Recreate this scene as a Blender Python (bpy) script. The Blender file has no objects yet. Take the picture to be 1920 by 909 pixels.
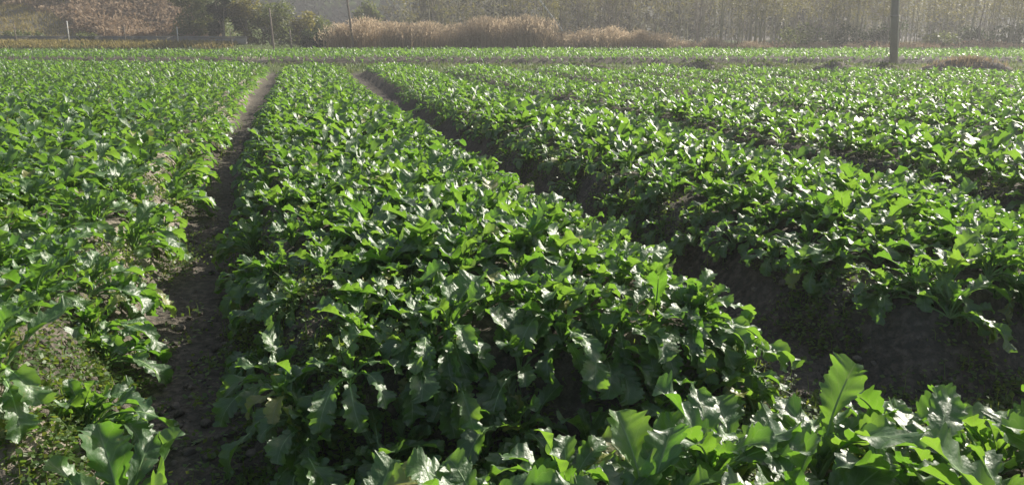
import bpy, math, random
import numpy as np
from math import radians as R, sin, cos, pi

random.seed(7)
rng = np.random.default_rng(11)
sc = bpy.context.scene
COL = sc.collection

# ------------------------------------------------------------------ camera, sky, sun, exposure
CAM_H = 1.5
PITCH = 14.85
HFOV = 65.0
FPX = 960 / math.tan(R(HFOV / 2))
cam_d = bpy.data.cameras.new("camera")
cam_d.sensor_width = 36
cam_d.angle = R(HFOV)
cam_d.clip_start = 0.05
cam_d.clip_end = 3000
cam = bpy.data.objects.new("camera", cam_d)
COL.objects.link(cam)
cam.location = (0, 0, CAM_H)
cam.rotation_euler = (R(90 - PITCH), 0, 0)
sc.camera = cam

SUN_AZ, SUN_EL = 46.0, 31.0            # azimuth clockwise from +Y (the view), elevation
world = bpy.data.worlds.new("World")
sc.world = world
world.use_nodes = True
wn = world.node_tree.nodes
wl = world.node_tree.links
sky = wn.new("ShaderNodeTexSky")
sky.sky_type = 'NISHITA'
sky.sun_disc = False
sky.sun_elevation = R(SUN_EL)
sky.sun_rotation = R(SUN_AZ)
sky.air_density = 1.0
sky.dust_density = 1.5
wl.new(sky.outputs[0], wn["Background"].inputs[0])
wn["Background"].inputs[1].default_value = 0.05

sd = bpy.data.lights.new("sun", 'SUN')
sd.energy = 5.0
sd.angle = R(0.53)
sd.color = (1.0, 0.93, 0.81)
sun = bpy.data.objects.new("sun", sd)
COL.objects.link(sun)
sun.rotation_euler = (R(90 - SUN_EL), 0, R(180 - SUN_AZ))
sun.location = (20, 20, 30)

sc.view_settings.view_transform = 'Standard'
sc.view_settings.look = 'None'
sc.view_settings.exposure = 1.15
sc.view_settings.gamma = 1.0
sc.view_settings.use_curve_mapping = False
sc.render.engine = 'CYCLES'
sc.cycles.max_bounces = 6
sc.cycles.diffuse_bounces = 3
sc.cycles.glossy_bounces = 2
sc.cycles.transmission_bounces = 4
sc.cycles.volume_bounces = 0
sc.cycles.transparent_max_bounces = 6
sc.cycles.caustics_reflective = False
sc.cycles.caustics_refractive = False
sc.cycles.use_denoising = True

# ------------------------------------------------------------------ helpers
def tag(o, label=None, cat=None, group=None, kind=None):
    if label: o["label"] = label
    if cat: o["category"] = cat
    if group: o["group"] = group
    if kind: o["kind"] = kind
    return o

def mesh_from(name, V, F, mats, uv=None, attrs=None, fmat=None, smooth=True):
    """V (n,3); F (m,k) one polygon size, or list of such arrays; uv per vertex."""
    V = np.asarray(V, np.float32)
    Fs = F if isinstance(F, list) else [F]
    Fs = [np.asarray(f, np.int32) for f in Fs if len(f)]
    me = bpy.data.meshes.new(name)
    me.vertices.add(len(V))
    me.vertices.foreach_set("co", V.ravel())
    loops = np.concatenate([f.ravel() for f in Fs])
    tot = np.concatenate([np.full(len(f), f.shape[1], np.int32) for f in Fs])
    start = np.concatenate([[0], np.cumsum(tot)[:-1]]).astype(np.int32)
    me.loops.add(len(loops))
    me.loops.foreach_set("vertex_index", loops)
    me.polygons.add(len(tot))
    me.polygons.foreach_set("loop_start", start)
    me.polygons.foreach_set("loop_total", tot)
    if smooth:
        me.polygons.foreach_set("use_smooth", np.ones(len(tot), bool))
    if fmat is not None:
        me.polygons.foreach_set("material_index", np.asarray(fmat, np.int32))
    if uv is not None:
        ul = me.uv_layers.new(name="UVMap")
        ul.data.foreach_set("uv", np.asarray(uv, np.float32)[loops].ravel())
    if attrs:
        for k, a in attrs.items():
            at = me.attributes.new(k, 'FLOAT', 'POINT')
            at.data.foreach_set("value", np.asarray(a, np.float32))
    for m in mats:
        me.materials.append(m)
    me.update(calc_edges=True)
    me.validate(clean_customdata=False)
    return me

def obj(name, me, parent=None, loc=(0, 0, 0), rot=(0, 0, 0), scale=1.0):
    o = bpy.data.objects.new(name, me)
    COL.objects.link(o)
    o.location = loc
    o.rotation_euler = rot
    o.scale = (scale,) * 3 if not hasattr(scale, '__len__') else scale
    if parent: o.parent = parent
    return o

def hash2(ix, iy, seed=0):
    h = (ix.astype(np.int64) * 374761393 + iy.astype(np.int64) * 668265263 + seed * 974634777) & 0x7fffffff
    h = ((h ^ (h >> 13)) * 1274126177) & 0x7fffffff
    h = h ^ (h >> 16)
    return (h & 0xffff) / 65535.0

def vnoise(x, y, seed=0):
    x = np.asarray(x, float); y = np.asarray(y, float)
    ix = np.floor(x); iy = np.floor(y)
    fx = x - ix; fy = y - iy
    fx = fx * fx * (3 - 2 * fx); fy = fy * fy * (3 - 2 * fy)
    a = hash2(ix, iy, seed); b = hash2(ix + 1, iy, seed)
    c = hash2(ix, iy + 1, seed); d = hash2(ix + 1, iy + 1, seed)
    return (a * (1 - fx) + b * fx) * (1 - fy) + (c * (1 - fx) + d * fx) * fy

def fbm(x, y, oct=4, seed=0):
    s = 0; amp = 0.5
    for i in range(oct):
        s = s + amp * (vnoise(x, y, seed + i) - 0.5) * 2
        x = x * 2.03 + 17.1; y = y * 2.03 + 5.7; amp *= 0.5
    return s

def sstep(a, b, x):
    t = np.clip((np.asarray(x, float) - a) / (b - a), 0, 1)
    return t * t * (3 - 2 * t)

# ------------------------------------------------------------------ materials
def new_mat(name):
    m = bpy.data.materials.new(name)
    m.use_nodes = True
    nt = m.node_tree
    for n in list(nt.nodes): nt.nodes.remove(n)
    out = nt.nodes.new("ShaderNodeOutputMaterial")
    return m, nt, out

class NB:
    def __init__(s, nt): s.nt = nt
    def n(s, t, **kw):
        x = s.nt.nodes.new(t)
        for k, v in kw.items(): setattr(x, k, v)
        return x
    def l(s, a, b): s.nt.links.new(a, b)
    def put(s, sock, v):
        if isinstance(v, bpy.types.NodeSocket): s.l(v, sock)
        elif v is not None: sock.default_value = v
    def math(s, op, a, b=None, clamp=False):
        x = s.n("ShaderNodeMath", operation=op); x.use_clamp = clamp
        s.put(x.inputs[0], a); s.put(x.inputs[1], b)
        return x.outputs[0]
    def mix(s, f, a, b, blend='MIX'):
        x = s.n("ShaderNodeMix", data_type='RGBA', blend_type=blend)
        s.put(x.inputs[0], f); s.put(x.inputs[6], a); s.put(x.inputs[7], b)
        return x.outputs[2]
    def noise(s, vec, scale, detail=3, rough=0.55, dims='3D'):
        x = s.n("ShaderNodeTexNoise")
        if vec is not None: s.l(vec, x.inputs["Vector"])
        x.inputs["Scale"].default_value = scale
        x.inputs["Detail"].default_value = detail
        x.inputs["Roughness"].default_value = rough
        return x.outputs[0]
    def ramp(s, f, stops):
        x = s.n("ShaderNodeValToRGB")
        s.l(f, x.inputs[0])
        e = x.color_ramp.elements
        while len(e) < len(stops): e.new(0.5)
        for i, (p, c) in enumerate(stops):
            e[i].position = p; e[i].color = c if len(c) == 4 else (*c, 1)
        return x.outputs[0]

def leaf_material(name, base_a, base_b, trans_a, trans_b, rough=0.36, tfac=0.42, veins=True, spec=0.5, bump=0.5):
    m, nt, out = new_mat(name)
    b = NB(nt)
    oi = b.n("ShaderNodeObjectInfo")
    at = b.n("ShaderNodeAttribute", attribute_name="rnd")
    r = b.math('FRACT', b.math('ADD', oi.outputs["Random"], at.outputs["Fac"]))
    geo = b.n("ShaderNodeNewGeometry")
    tc = b.n("ShaderNodeTexCoord")
    nz = b.noise(geo.outputs["Position"], 14, 3)
    col = b.mix(r, (*base_a, 1), (*base_b, 1))
    if veins:                                     # a few old yellowing leaves
        col = b.mix(b.math('GREATER_THAN', r, 0.965), col, (0.24, 0.24, 0.05, 1))
    tcol = b.mix(r, (*trans_a, 1), (*trans_b, 1))
    mott = b.math('MULTIPLY_ADD', nz, 0.7); nt.nodes[-1].inputs[2].default_value = 0.62
    mv = b.n("ShaderNodeCombineColor")
    for i in range(3): b.l(mott, mv.inputs[i])
    col = b.mix(1.0, col, mv.outputs[0], 'MULTIPLY')
    height = b.noise(tc.outputs["Object"], 38, 3)
    if veins:
        sp = b.n("ShaderNodeSeparateXYZ")
        b.l(tc.outputs["UV"], sp.inputs[0])
        u, v = sp.outputs[0], sp.outputs[1]
        au = b.math('ABSOLUTE', u)
        mid = b.math('SUBTRACT', 1.0, b.math('DIVIDE', au, 0.065), True)
        ph = b.math('FRACT', b.math('MULTIPLY', b.math('SUBTRACT', v, b.math('MULTIPLY', au, 0.16)), 9.0))
        side = b.math('SUBTRACT', 1.0, b.math('DIVIDE', b.math('ABSOLUTE', b.math('SUBTRACT', ph, 0.5)), 0.07), True)
        side = b.math('MULTIPLY', side, 0.45)
        vein = b.math('MAXIMUM', mid, side)
        col = b.mix(b.math('MULTIPLY', vein, 0.8), col, (0.17, 0.27, 0.10, 1))
        tcol = b.mix(b.math('MULTIPLY', vein, 0.7), tcol, (0.38, 0.48, 0.16, 1))
        spot = b.math('MULTIPLY', b.ramp(b.noise(geo.outputs['Position'], 33, 2), [(0.64, (0, 0, 0)), (0.72, (1, 1, 1))]), 0.6)
        col = b.mix(spot, col, (0.20, 0.20, 0.06, 1))
        pleat = b.math('ABSOLUTE', b.math('SUBTRACT', ph, 0.5))
        height = b.math('ADD', b.math('MULTIPLY', height, 0.9), b.math('MULTIPLY', pleat, 0.22))
    bp = b.n("ShaderNodeBump")
    bp.inputs["Strength"].default_value = bump
    bp.inputs["Distance"].default_value = 0.012
    b.l(height, bp.inputs["Height"])
    pr = b.n("ShaderNodeBsdfPrincipled")
    b.l(col, pr.inputs["Base Color"])
    pr.inputs["Roughness"].default_value = rough
    pr.inputs["Specular IOR Level"].default_value = spec
    b.l(bp.outputs[0], pr.inputs["Normal"])
    tr = b.n("ShaderNodeBsdfTranslucent")
    b.l(tcol, tr.inputs[0])
    mx = b.n("ShaderNodeMixShader")
    mx.inputs[0].default_value = tfac
    b.l(pr.outputs[0], mx.inputs[1]); b.l(tr.outputs[0], mx.inputs[2])
    b.l(mx.outputs[0], out.inputs[0])
    return m

def simple_mat(name, ca, cb, scale=6, rough=0.85, bump=0.3, dist=0.02, spec=0.25, stretch=None):
    m, nt, out = new_mat(name)
    b = NB(nt)
    geo = b.n("ShaderNodeNewGeometry")
    vec = geo.outputs["Position"]
    if stretch:
        mp = b.n("ShaderNodeMapping")
        mp.inputs["Scale"].default_value = stretch
        b.l(vec, mp.inputs[0]); vec = mp.outputs[0]
    at = b.n("ShaderNodeAttribute", attribute_name="rnd")
    nz = b.noise(vec, scale, 5, 0.6)
    f = b.math('FRACT', b.math('ADD', b.math('MULTIPLY_ADD', nz, 1.6), at.outputs["Fac"]))
    f2 = b.ramp(nz, [(0.3, (0, 0, 0)), (0.7, (1, 1, 1))])
    f3 = b.math('ADD', b.math('MULTIPLY', f2, 0.6), b.math('MULTIPLY', at.outputs["Fac"], 0.5), True)
    col = b.mix(f3, (*ca, 1), (*cb, 1))
    pr = b.n("ShaderNodeBsdfPrincipled")
    b.l(col, pr.inputs["Base Color"])
    pr.inputs["Roughness"].default_value = rough
    pr.inputs["Specular IOR Level"].default_value = spec
    bp = b.n("ShaderNodeBump")
    bp.inputs["Strength"].default_value = bump
    bp.inputs["Distance"].default_value = dist
    b.l(b.noise(vec, scale * 5, 4), bp.inputs["Height"])
    b.l(bp.outputs[0], pr.inputs["Normal"])
    b.l(pr.outputs[0], out.inputs[0])
    return m

M_LEAF = leaf_material("vegetable_leaf", (0.042, 0.112, 0.026), (0.070, 0.162, 0.032),
                       (0.155, 0.36, 0.026), (0.27, 0.48, 0.042), rough=0.48, tfac=0.43, spec=1.35)
M_STALK = simple_mat("leaf_stalk", (0.20, 0.33, 0.12), (0.30, 0.42, 0.18), 20, 0.5, 0.1, 0.005, 0.4)
M_WEED = leaf_material("weed_leaf", (0.05, 0.11, 0.025), (0.10, 0.16, 0.04), (0.22, 0.38, 0.04), (0.36, 0.42, 0.06),
                       rough=0.5, tfac=0.35, veins=False, bump=0.1)
M_GRASS = leaf_material("meadow_grass", (0.05, 0.10, 0.03), (0.11, 0.14, 0.05), (0.14, 0.24, 0.04), (0.26, 0.30, 0.08),
                        rough=0.6, tfac=0.3, veins=False, bump=0.05)
M_SLOPE = leaf_material("slope_grass", (0.21, 0.18, 0.06), (0.36, 0.29, 0.13), (0.36, 0.31, 0.07), (0.52, 0.42, 0.16),
                        rough=0.7, tfac=0.3, veins=False, spec=0.2, bump=0.05)
M_DRY = leaf_material("dry_grass", (0.26, 0.20, 0.12), (0.40, 0.32, 0.21), (0.35, 0.26, 0.14), (0.5, 0.38, 0.22),
                      rough=0.7, tfac=0.3, veins=False, spec=0.2, bump=0.05)
M_PLUME = leaf_material("reed_plume", (0.30, 0.22, 0.15), (0.50, 0.39, 0.28), (0.50, 0.39, 0.25), (0.70, 0.57, 0.40),
                        rough=0.8, tfac=0.45, veins=False, spec=0.1, bump=0.05)
M_BRACKEN = leaf_material("dead_bracken", (0.20, 0.145, 0.10), (0.36, 0.28, 0.20), (0.28, 0.19, 0.11), (0.44, 0.33, 0.22),
                          rough=0.8, tfac=0.3, veins=False, spec=0.1, bump=0.05)
M_BAMBOO = leaf_material("bamboo_leaf", (0.08, 0.085, 0.03), (0.17, 0.15, 0.055), (0.21, 0.21, 0.04), (0.40, 0.35, 0.08),
                         rough=0.55, tfac=0.4, veins=False, bump=0.05)
M_EVERGREEN = leaf_material("evergreen_leaf", (0.028, 0.05, 0.026), (0.05, 0.075, 0.035), (0.08, 0.13, 0.03), (0.13, 0.18, 0.05),
                            rough=0.65, tfac=0.25, veins=False, spec=0.2, bump=0.05)
M_SHRUB = leaf_material("shrub_leaf", (0.06, 0.09, 0.03), (0.12, 0.14, 0.05), (0.16, 0.22, 0.05), (0.28, 0.30, 0.08),
                        rough=0.55, tfac=0.35, veins=False, bump=0.05)
M_WOOD = leaf_material("wood_leaf", (0.045, 0.048, 0.026), (0.095, 0.085, 0.045), (0.09, 0.10, 0.03), (0.18, 0.16, 0.06),
                       rough=0.7, tfac=0.3, veins=False, spec=0.15, bump=0.05)
M_CULM = simple_mat("bamboo_culm", (0.13, 0.13, 0.07), (0.42, 0.38, 0.25), 0.6, 0.55, 0.1, 0.01, 0.4, (1, 1, 0.6))
M_BARK = simple_mat("grey_bark", (0.17, 0.14, 0.11), (0.36, 0.32, 0.27), 3, 0.9, 0.4, 0.03, 0.2, (3, 3, 0.6))
M_CONCRETE = simple_mat("weathered_concrete", (0.24, 0.23, 0.21), (0.36, 0.34, 0.31), 2.2, 0.9, 0.25, 0.01, 0.25)
M_POLEWOOD = simple_mat("weathered_wood", (0.17, 0.14, 0.11), (0.30, 0.26, 0.21), 4, 0.85, 0.3, 0.01, 0.2, (4, 4, 0.4))
M_PALE = simple_mat("pale_pipe", (0.55, 0.54, 0.50), (0.68, 0.66, 0.62), 4, 0.6, 0.1, 0.01, 0.3)

def soil_material():
    m, nt, out = new_mat("field_soil")
    b = NB(nt)
    geo = b.n("ShaderNodeNewGeometry")
    P = geo.outputs["Position"]
    n1 = b.noise(P, 1.3, 5, 0.6)
    n2 = b.noise(P, 22, 6, 0.65)
    n3 = b.noise(P, 90, 4, 0.6)
    base = b.ramp(n1, [(0.3, (0.050, 0.048, 0.040)), (0.7, (0.105, 0.098, 0.082))])
    base = b.mix(b.ramp(n2, [(0.45, (0, 0, 0)), (0.75, (1, 1, 1))]), base, (0.22, 0.185, 0.15, 1))
    base = b.mix(b.math('MULTIPLY', b.ramp(n3, [(0.45, (0, 0, 0)), (0.62, (1, 1, 1))]), 0.35), base, (0.10, 0.08, 0.06, 1))
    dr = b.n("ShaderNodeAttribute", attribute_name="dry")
    base = b.mix(dr.outputs["Fac"], base, b.mix(n2, (0.24, 0.205, 0.165, 1), (0.42, 0.37, 0.31, 1)))  # pale tone: painted sunlight on bank and corner, dry straw slope and clods
    at = b.n("ShaderNodeAttribute", attribute_name="grass")
    gcol = b.ramp(b.noise(P, 0.7, 5, 0.65), [(0.3, (0.06, 0.10, 0.03)), (0.55, (0.11, 0.14, 0.05)), (0.75, (0.14, 0.15, 0.06))])
    col = b.mix(at.outputs["Fac"], base, gcol)
    vo = b.n("ShaderNodeTexVoronoi"); vo.inputs["Scale"].default_value = 34
    b.l(P, vo.inputs["Vector"])
    h = b.math('ADD', b.math('MULTIPLY', n2, 1.0), b.math('ADD', b.math('MULTIPLY', n3, 0.45), b.math('MULTIPLY', vo.outputs[0], 0.5)))
    bp = b.n("ShaderNodeBump")
    bp.inputs["Strength"].default_value = 0.8
    bp.inputs["Distance"].default_value = 0.03
    b.l(h, bp.inputs["Height"])
    pr = b.n("ShaderNodeBsdfPrincipled")
    b.l(col, pr.inputs["Base Color"])
    pr.inputs["Roughness"].default_value = 0.95
    pr.inputs["Specular IOR Level"].default_value = 0.15
    b.l(bp.outputs[0], pr.inputs["Normal"])
    b.l(pr.outputs[0], out.inputs[0])
    return m
M_SOIL = soil_material()
M_HEAP = simple_mat("dry_earth", (0.12, 0.105, 0.085), (0.25, 0.225, 0.19), 5, 0.95, 0.7, 0.05, 0.15)
M_HILL = simple_mat("wooded_slope", (0.022, 0.032, 0.018), (0.05, 0.052, 0.03), 0.08, 0.95, 0.6, 0.8, 0.1)

# ------------------------------------------------------------------ the lie of the land
ROWA = R(15.5)
CA, SA = cos(ROWA), sin(ROWA)
P0, PER = -0.54, 2.58            # first furrow and the bed period, across the rows
Q_END = 2.55                     # where the beds stop at the headland
def to_pq(x, y): return x * CA + y * SA, -x * SA + y * CA
def to_xy(p, q): return p * CA - q * SA, p * SA + q * CA
def wob(q): return -np.interp(q, [1, 2.2, 3, 5, 6.5, 10, 15, 20, 28], [.06, .09, .07, -.04, -.09, -.13, -.07, .02, .18]) + 0.02 * np.sin(np.asarray(q) * 1.7)
def field_back(x): return 27.0 - 0.19 * np.asarray(x, float)
def far_front(x): return 33.5 + 0.02 * np.asarray(x, float)
FAR_BACK = 46.0
def furrow_d(x, y):
    p, q = to_pq(np.asarray(x, float), np.asarray(y, float))
    p = p + wob(q)
    d = np.abs((p - P0 + PER / 2) % PER - PER / 2)
    return np.where(p < P0 - 1.3, 1.3, d)      # no second furrow on the footpath side
def far_ridge(x, y):
    d = np.abs((np.asarray(y, float) - far_front(x) + 1.3) % 3.1 - 1.55)
    return d
def ground_z(x, y, detail=True):
    x = np.asarray(x, float); y = np.asarray(y, float)
    p, q = to_pq(x, y)
    d = furrow_d(x, y)
    main = sstep(Q_END - 0.12, Q_END + 0.25, q + 0.12 * (vnoise(p * 2, q * 2, 3) - 0.5)) * (1 - sstep(-0.4, 0.4, y - field_back(x)))
    z = (0.34 - 0.13 * sstep(7, 20, y)) * sstep(0.16, 0.52, d + 0.10 * (vnoise(x * 2.3, y * 2.3, 5) - 0.5)) * main
    z = z + 0.05 * sstep(0.5, 1.3, d) * main
    fore = 0.14 * (1 - sstep(1.85, 2.2, q)) * sstep(-0.45, -0.05, x + 0.12)
    z = z + fore
    far = sstep(-0.2, 0.5, y - far_front(x)) * (1 - sstep(-0.3, 0.5, y - FAR_BACK))
    z = z + 0.34 * far
    path = sstep(-0.2, 1.2, y - field_back(x)) * (1 - sstep(-1.4, -0.2, y - far_front(x)))
    z = z + path * (0.10 + 0.10 * vnoise(x * 0.3, y * 0.4, 9))
    # land behind: bank towards the wooded slopes
    lw = 1 - sstep(-19, -11, x + 0.42 * np.maximum(0, y - 52))
    z = z + sstep(46, 51.5, y) * (0.28 + 0.40 * lw)
    z = z + lw * np.maximum(0, y - 54) * 0.24 * sstep(53, 62, y)
    if detail:
        near = 1 - sstep(9, 16, y)
        z = z + 0.035 * fbm(x * 2.2, y * 2.2, 3, 21) * (0.35 + 0.65 * near)
        z = z + near * 0.022 * fbm(x * 9, y * 9, 3, 31) + near * 0.012 * fbm(x * 24, y * 24, 2, 41)
        z = z + sstep(48, 70, y) * 0.35 * fbm(x * 0.25, y * 0.25, 3, 51)
    return z

def build_ground():
    nu, nv = 410, 370
    t = np.linspace(0, 1, nv)
    ys = -3 + 8.0 * t * 0 + (np.exp(t * 4.45) - 1) / (math.exp(4.45) - 1) * 148
    u = np.linspace(-1, 1, nu)
    Y, U = np.meshgrid(ys, u, indexing='ij')
    X = U * (5.0 + np.maximum(Y, 0) * 1.0)
    Z = ground_z(X, Y)
    V = np.stack([X.ravel(), Y.ravel(), Z.ravel()], 1)
    idx = np.arange(nu * nv).reshape(nv, nu)
    F = np.stack([idx[:-1, :-1], idx[:-1, 1:], idx[1:, 1:], idx[1:, :-1]], -1).reshape(-1, 4)
    x, y = V[:, 0], V[:, 1]
    g = sstep(-0.3, 1.0, y - field_back(x)) * (1 - sstep(-0.6, 0.1, y - far_front(x)))
    g = np.maximum(g, sstep(45.5, 46.8, y))
    g = np.clip(g * (0.8 + 0.6 * vnoise(x * 0.8, y * 0.8, 71)), 0, 1) * (1 - sstep(76, 95, y)) * (1 - 0.75 * sstep(51, 54, y) * (x < -0.40 * y))
    pp, qq_ = to_pq(x, y)
    dry = np.maximum((pp < P0) * (pp > P0 - 1.3), np.exp(-(((x - .8) / .35) ** 2 + ((y - 3.0) / .35) ** 2))) * sstep(0.20, 0.30, furrow_d(x, y)) * sstep(0.35, 0.65, vnoise(x * 2.2, y * 2.2, 131) * .55 + vnoise(x * 11, y * 11, 133) * .5)  # paints sunlight into the soil colour on the footpath bank and middle bed corner
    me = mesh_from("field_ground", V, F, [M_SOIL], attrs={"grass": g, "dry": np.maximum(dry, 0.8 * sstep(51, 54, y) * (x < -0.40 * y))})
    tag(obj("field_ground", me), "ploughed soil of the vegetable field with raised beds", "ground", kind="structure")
build_ground()

def hill_z(x, y):
    x = np.asarray(x, float); y = np.asarray(y, float)
    t = np.clip((y - 126) / 260, 0, 1)
    return -0.5 + 40 * t ** 0.8 * (0.8 + 0.5 * fbm(x * 0.008, y * 0.008, 3, 81)) + 2.5 * fbm(x * 0.03, y * 0.03, 3, 91)
def build_hills():
    xs = np.linspace(-420, 420, 130); ys = np.linspace(126, 400, 90)
    Y, X = np.meshgrid(ys, xs, indexing='ij')
    Z = np.where(Y < 130, -1.0, hill_z(X, Y))
    V = np.stack([X.ravel(), Y.ravel(), Z.ravel()], 1)
    idx = np.arange(X.size).reshape(X.shape)
    F = np.stack([idx[:-1, :-1], idx[:-1, 1:], idx[1:, 1:], idx[1:, :-1]], -1).reshape(-1, 4)
    tag(obj("hills", mesh_from("hills", V, F, [M_HILL])), "wooded mountain slope rising far behind the field", "hill", kind="structure")
build_hills()

# ------------------------------------------------------------------ vegetable leaves
def leaf_shape(seed, rows, cols, style, stalk=True):
    r = random.Random(seed)
    L = 0.365 * r.uniform(0.88, 1.12)
    W = 0.064 * r.uniform(0.78, 1.22)
    th0, th1 = {0: (84, 48), 1: (72, 4), 2: (58, -38), 3: (38, -82)}[style]
    th0 += r.uniform(-6, 6); th1 += r.uniform(-12, 12)
    if style == 0: L *= 0.86; W *= 0.9
    if style == 3: L *= 1.1; W *= 1.15
    lobes = [(0.775 + r.uniform(-.02, .02), 0.25, 1.0)]
    c = 0.545; h = r.uniform(0.5, 0.72)
    for k in range(4):
        lobes.append((c + r.uniform(-.015, .015), 0.052, h)); c -= 0.092; h *= 0.74
    kf = r.choice([13, 15, 17]); ph = r.uniform(0, 6)
    def width(t, side):
        w = 0.045
        for (cc, rr, hh) in lobes:
            e = (t - cc) / rr
            if abs(e) < 1: w = max(w, hh * (1 - e * e) ** 0.55)
        if t < 0.10: w = 0.05
        scal = abs(sin(kf * t * pi + ph + side * 0.7))
        fine = abs(sin(kf * 3.1 * t * pi + ph * 2 + side))
        wv = 1 - (0.22 * (1 - scal) + 0.12 * (1 - fine)) * (1 if w > 0.2 else 0)
        if t > 0.55: wv *= 1 - 0.16 * max(0, sin((t - 0.55) * 26 + side * 1.3 + ph)) ** 2
        return w * W * wv
    # midrib curve
    n = rows
    ts = [i / n for i in range(n + 1)]
    mid = []; tan = []
    y = z = 0.0
    for i, t in enumerate(ts):
        th = R(th0 + (th1 - th0) * t ** 1.25)
        tan.append((cos(th), sin(th)))
        mid.append((y, z))
        y += cos(th) * L / n; z += sin(th) * L / n
    fold = R(r.uniform(8, 26)); bend = r.uniform(-0.10, 0.10)
    A = r.uniform(0.012, 0.026); rf = r.uniform(15, 21); rp1, rp2 = r.uniform(0, 6), r.uniform(0, 6)
    droop = r.uniform(-0.35, 0.25); twist = R(r.uniform(-60, 60))
    V = []; UV = []; F = []
    nc = 2 * cols + 1
    for i, t in enumerate(ts):
        ty, tz = tan[i]; ny, nz = -tz, ty
        my, mz = mid[i]
        tw = twist * max(0, t - 0.35)
        for j in range(nc):
            s = (j - cols) / cols
            a = abs(s); side = 1 if s > 0 else -1
            w = width(t, side)
            env = min(1, w / (0.3 * W))
            xx = s * w * cos(fold * 0.6)
            up = a * w * math.tan(fold) * (1 - 0.9 * droop * a) + env * A * a ** 1.6 * sin(rf * t + (rp1 if s > 0 else rp2)) \
                + env * 0.18 * A * a * sin(3.1 * rf * t + rp2 * side)
            fw = a * w * 0.42 * (1 - sstep(0.86, 1.0, t))
            xr = xx * cos(tw) - up * sin(tw); ur = xx * sin(tw) + up * cos(tw)
            V.append((xr + bend * t * t, my + ny * ur + ty * fw, mz + nz * ur + tz * fw))
            UV.append((s, t))
    for i in range(n):
        for j in range(nc - 1):
            a = i * nc + j
            F.append((a, a + 1, a + nc + 1, a + nc))
    nf = len(F)
    fm = [0] * nf
    if stalk:
        base = len(V); m = 11
        for k in range(m + 1):
            t = k / m * 0.86
            i = min(n, int(t * n)); fr = t * n - i; i2 = min(n, i + 1)
            my = mid[i][0] * (1 - fr) + mid[i2][0] * fr; mz = mid[i][1] * (1 - fr) + mid[i2][1] * fr
            ty, tz = tan[i]; ny, nz = -tz, ty
            rad = 0.0058 * (1 - t) + 0.0012
            for q in range(4):
                an = q * pi / 2 + pi / 4
                o = sin(an) * rad - rad * 0.45
                V.append((cos(an) * rad + bend * t * t, my + ny * o, mz + nz * o)); UV.append((0.5, t))
        for k in range(m):
            for q in range(4):
                a = base + k * 4 + q; b2 = base + k * 4 + (q + 1) % 4
                F.append((a, b2, b2 + 4, a + 4)); fm.append(1)
    return np.array(V), np.array(F), np.array(UV), np.array(fm)

NSEED = 6
STYLES = [0] * NSEED + [1] * NSEED + [2] * NSEED + [3] * NSEED
LEAF_NEAR = []; LEAF_BLADE = []; LEAF_STALK = []; LEAF_MID = []; LEAF_FAR = []; LEAF_TINY = []; LEAF_DOT = []
for k, st in enumerate(STYLES):
    V, F, UV, fm = leaf_shape(100 + k, 66, 3, st)
    LEAF_NEAR.append(mesh_from("leaf", V, F, [M_LEAF, M_STALK], uv=UV, fmat=fm))
    LEAF_BLADE.append(mesh_from("leaf", V, F[fm == 0], [M_LEAF], uv=UV))
    i0 = F[fm == 1].min()
    LEAF_STALK.append(mesh_from("stalk", V[i0:], F[fm == 1] - i0, [M_STALK]))
    LEAF_MID.append(leaf_shape(100 + k, 10, 1, st, False))
    LEAF_FAR.append(leaf_shape(100 + k, 7, 1, st, False))
    LEAF_DOT.append(leaf_shape(100 + k, 3, 1, st, False))
    LEAF_TINY.append(leaf_shape(100 + k, 4, 1, st, False))

def plant_leaves(r, size, out=None, n=None, hang=0.55):
    """list of (variant, tilt, azimuth, scale); out: azimuths towards open ground, where old leaves hang over"""
    lv = []
    n = n or r.randint(16, 21)
    a0 = r.uniform(0, 6.28)
    for k in range(n):
        f = k / (n - 1)                       # 0 young centre .. 1 old outside
        az = a0 + k * 2.39996 + r.uniform(-0.4, 0.4)
        x = f + r.uniform(-0.2, 0.2)
        st = 0 if x < 0.30 else (1 if x < 0.76 else 2)
        if out and f > hang and r.random() < 0.8:
            st = 3; az = r.choice(out) + r.gauss(0, 0.6)
        var = st * NSEED + r.randrange(NSEED)
        s = size * 0.62 * (0.66 + 0.36 * min(1, f * 1.6)) * r.uniform(0.75, 1.2)
        if st == 0: s *= 0.9
        lv.append((var, r.gauss(0, 0.2), az, s))
    return lv

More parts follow.
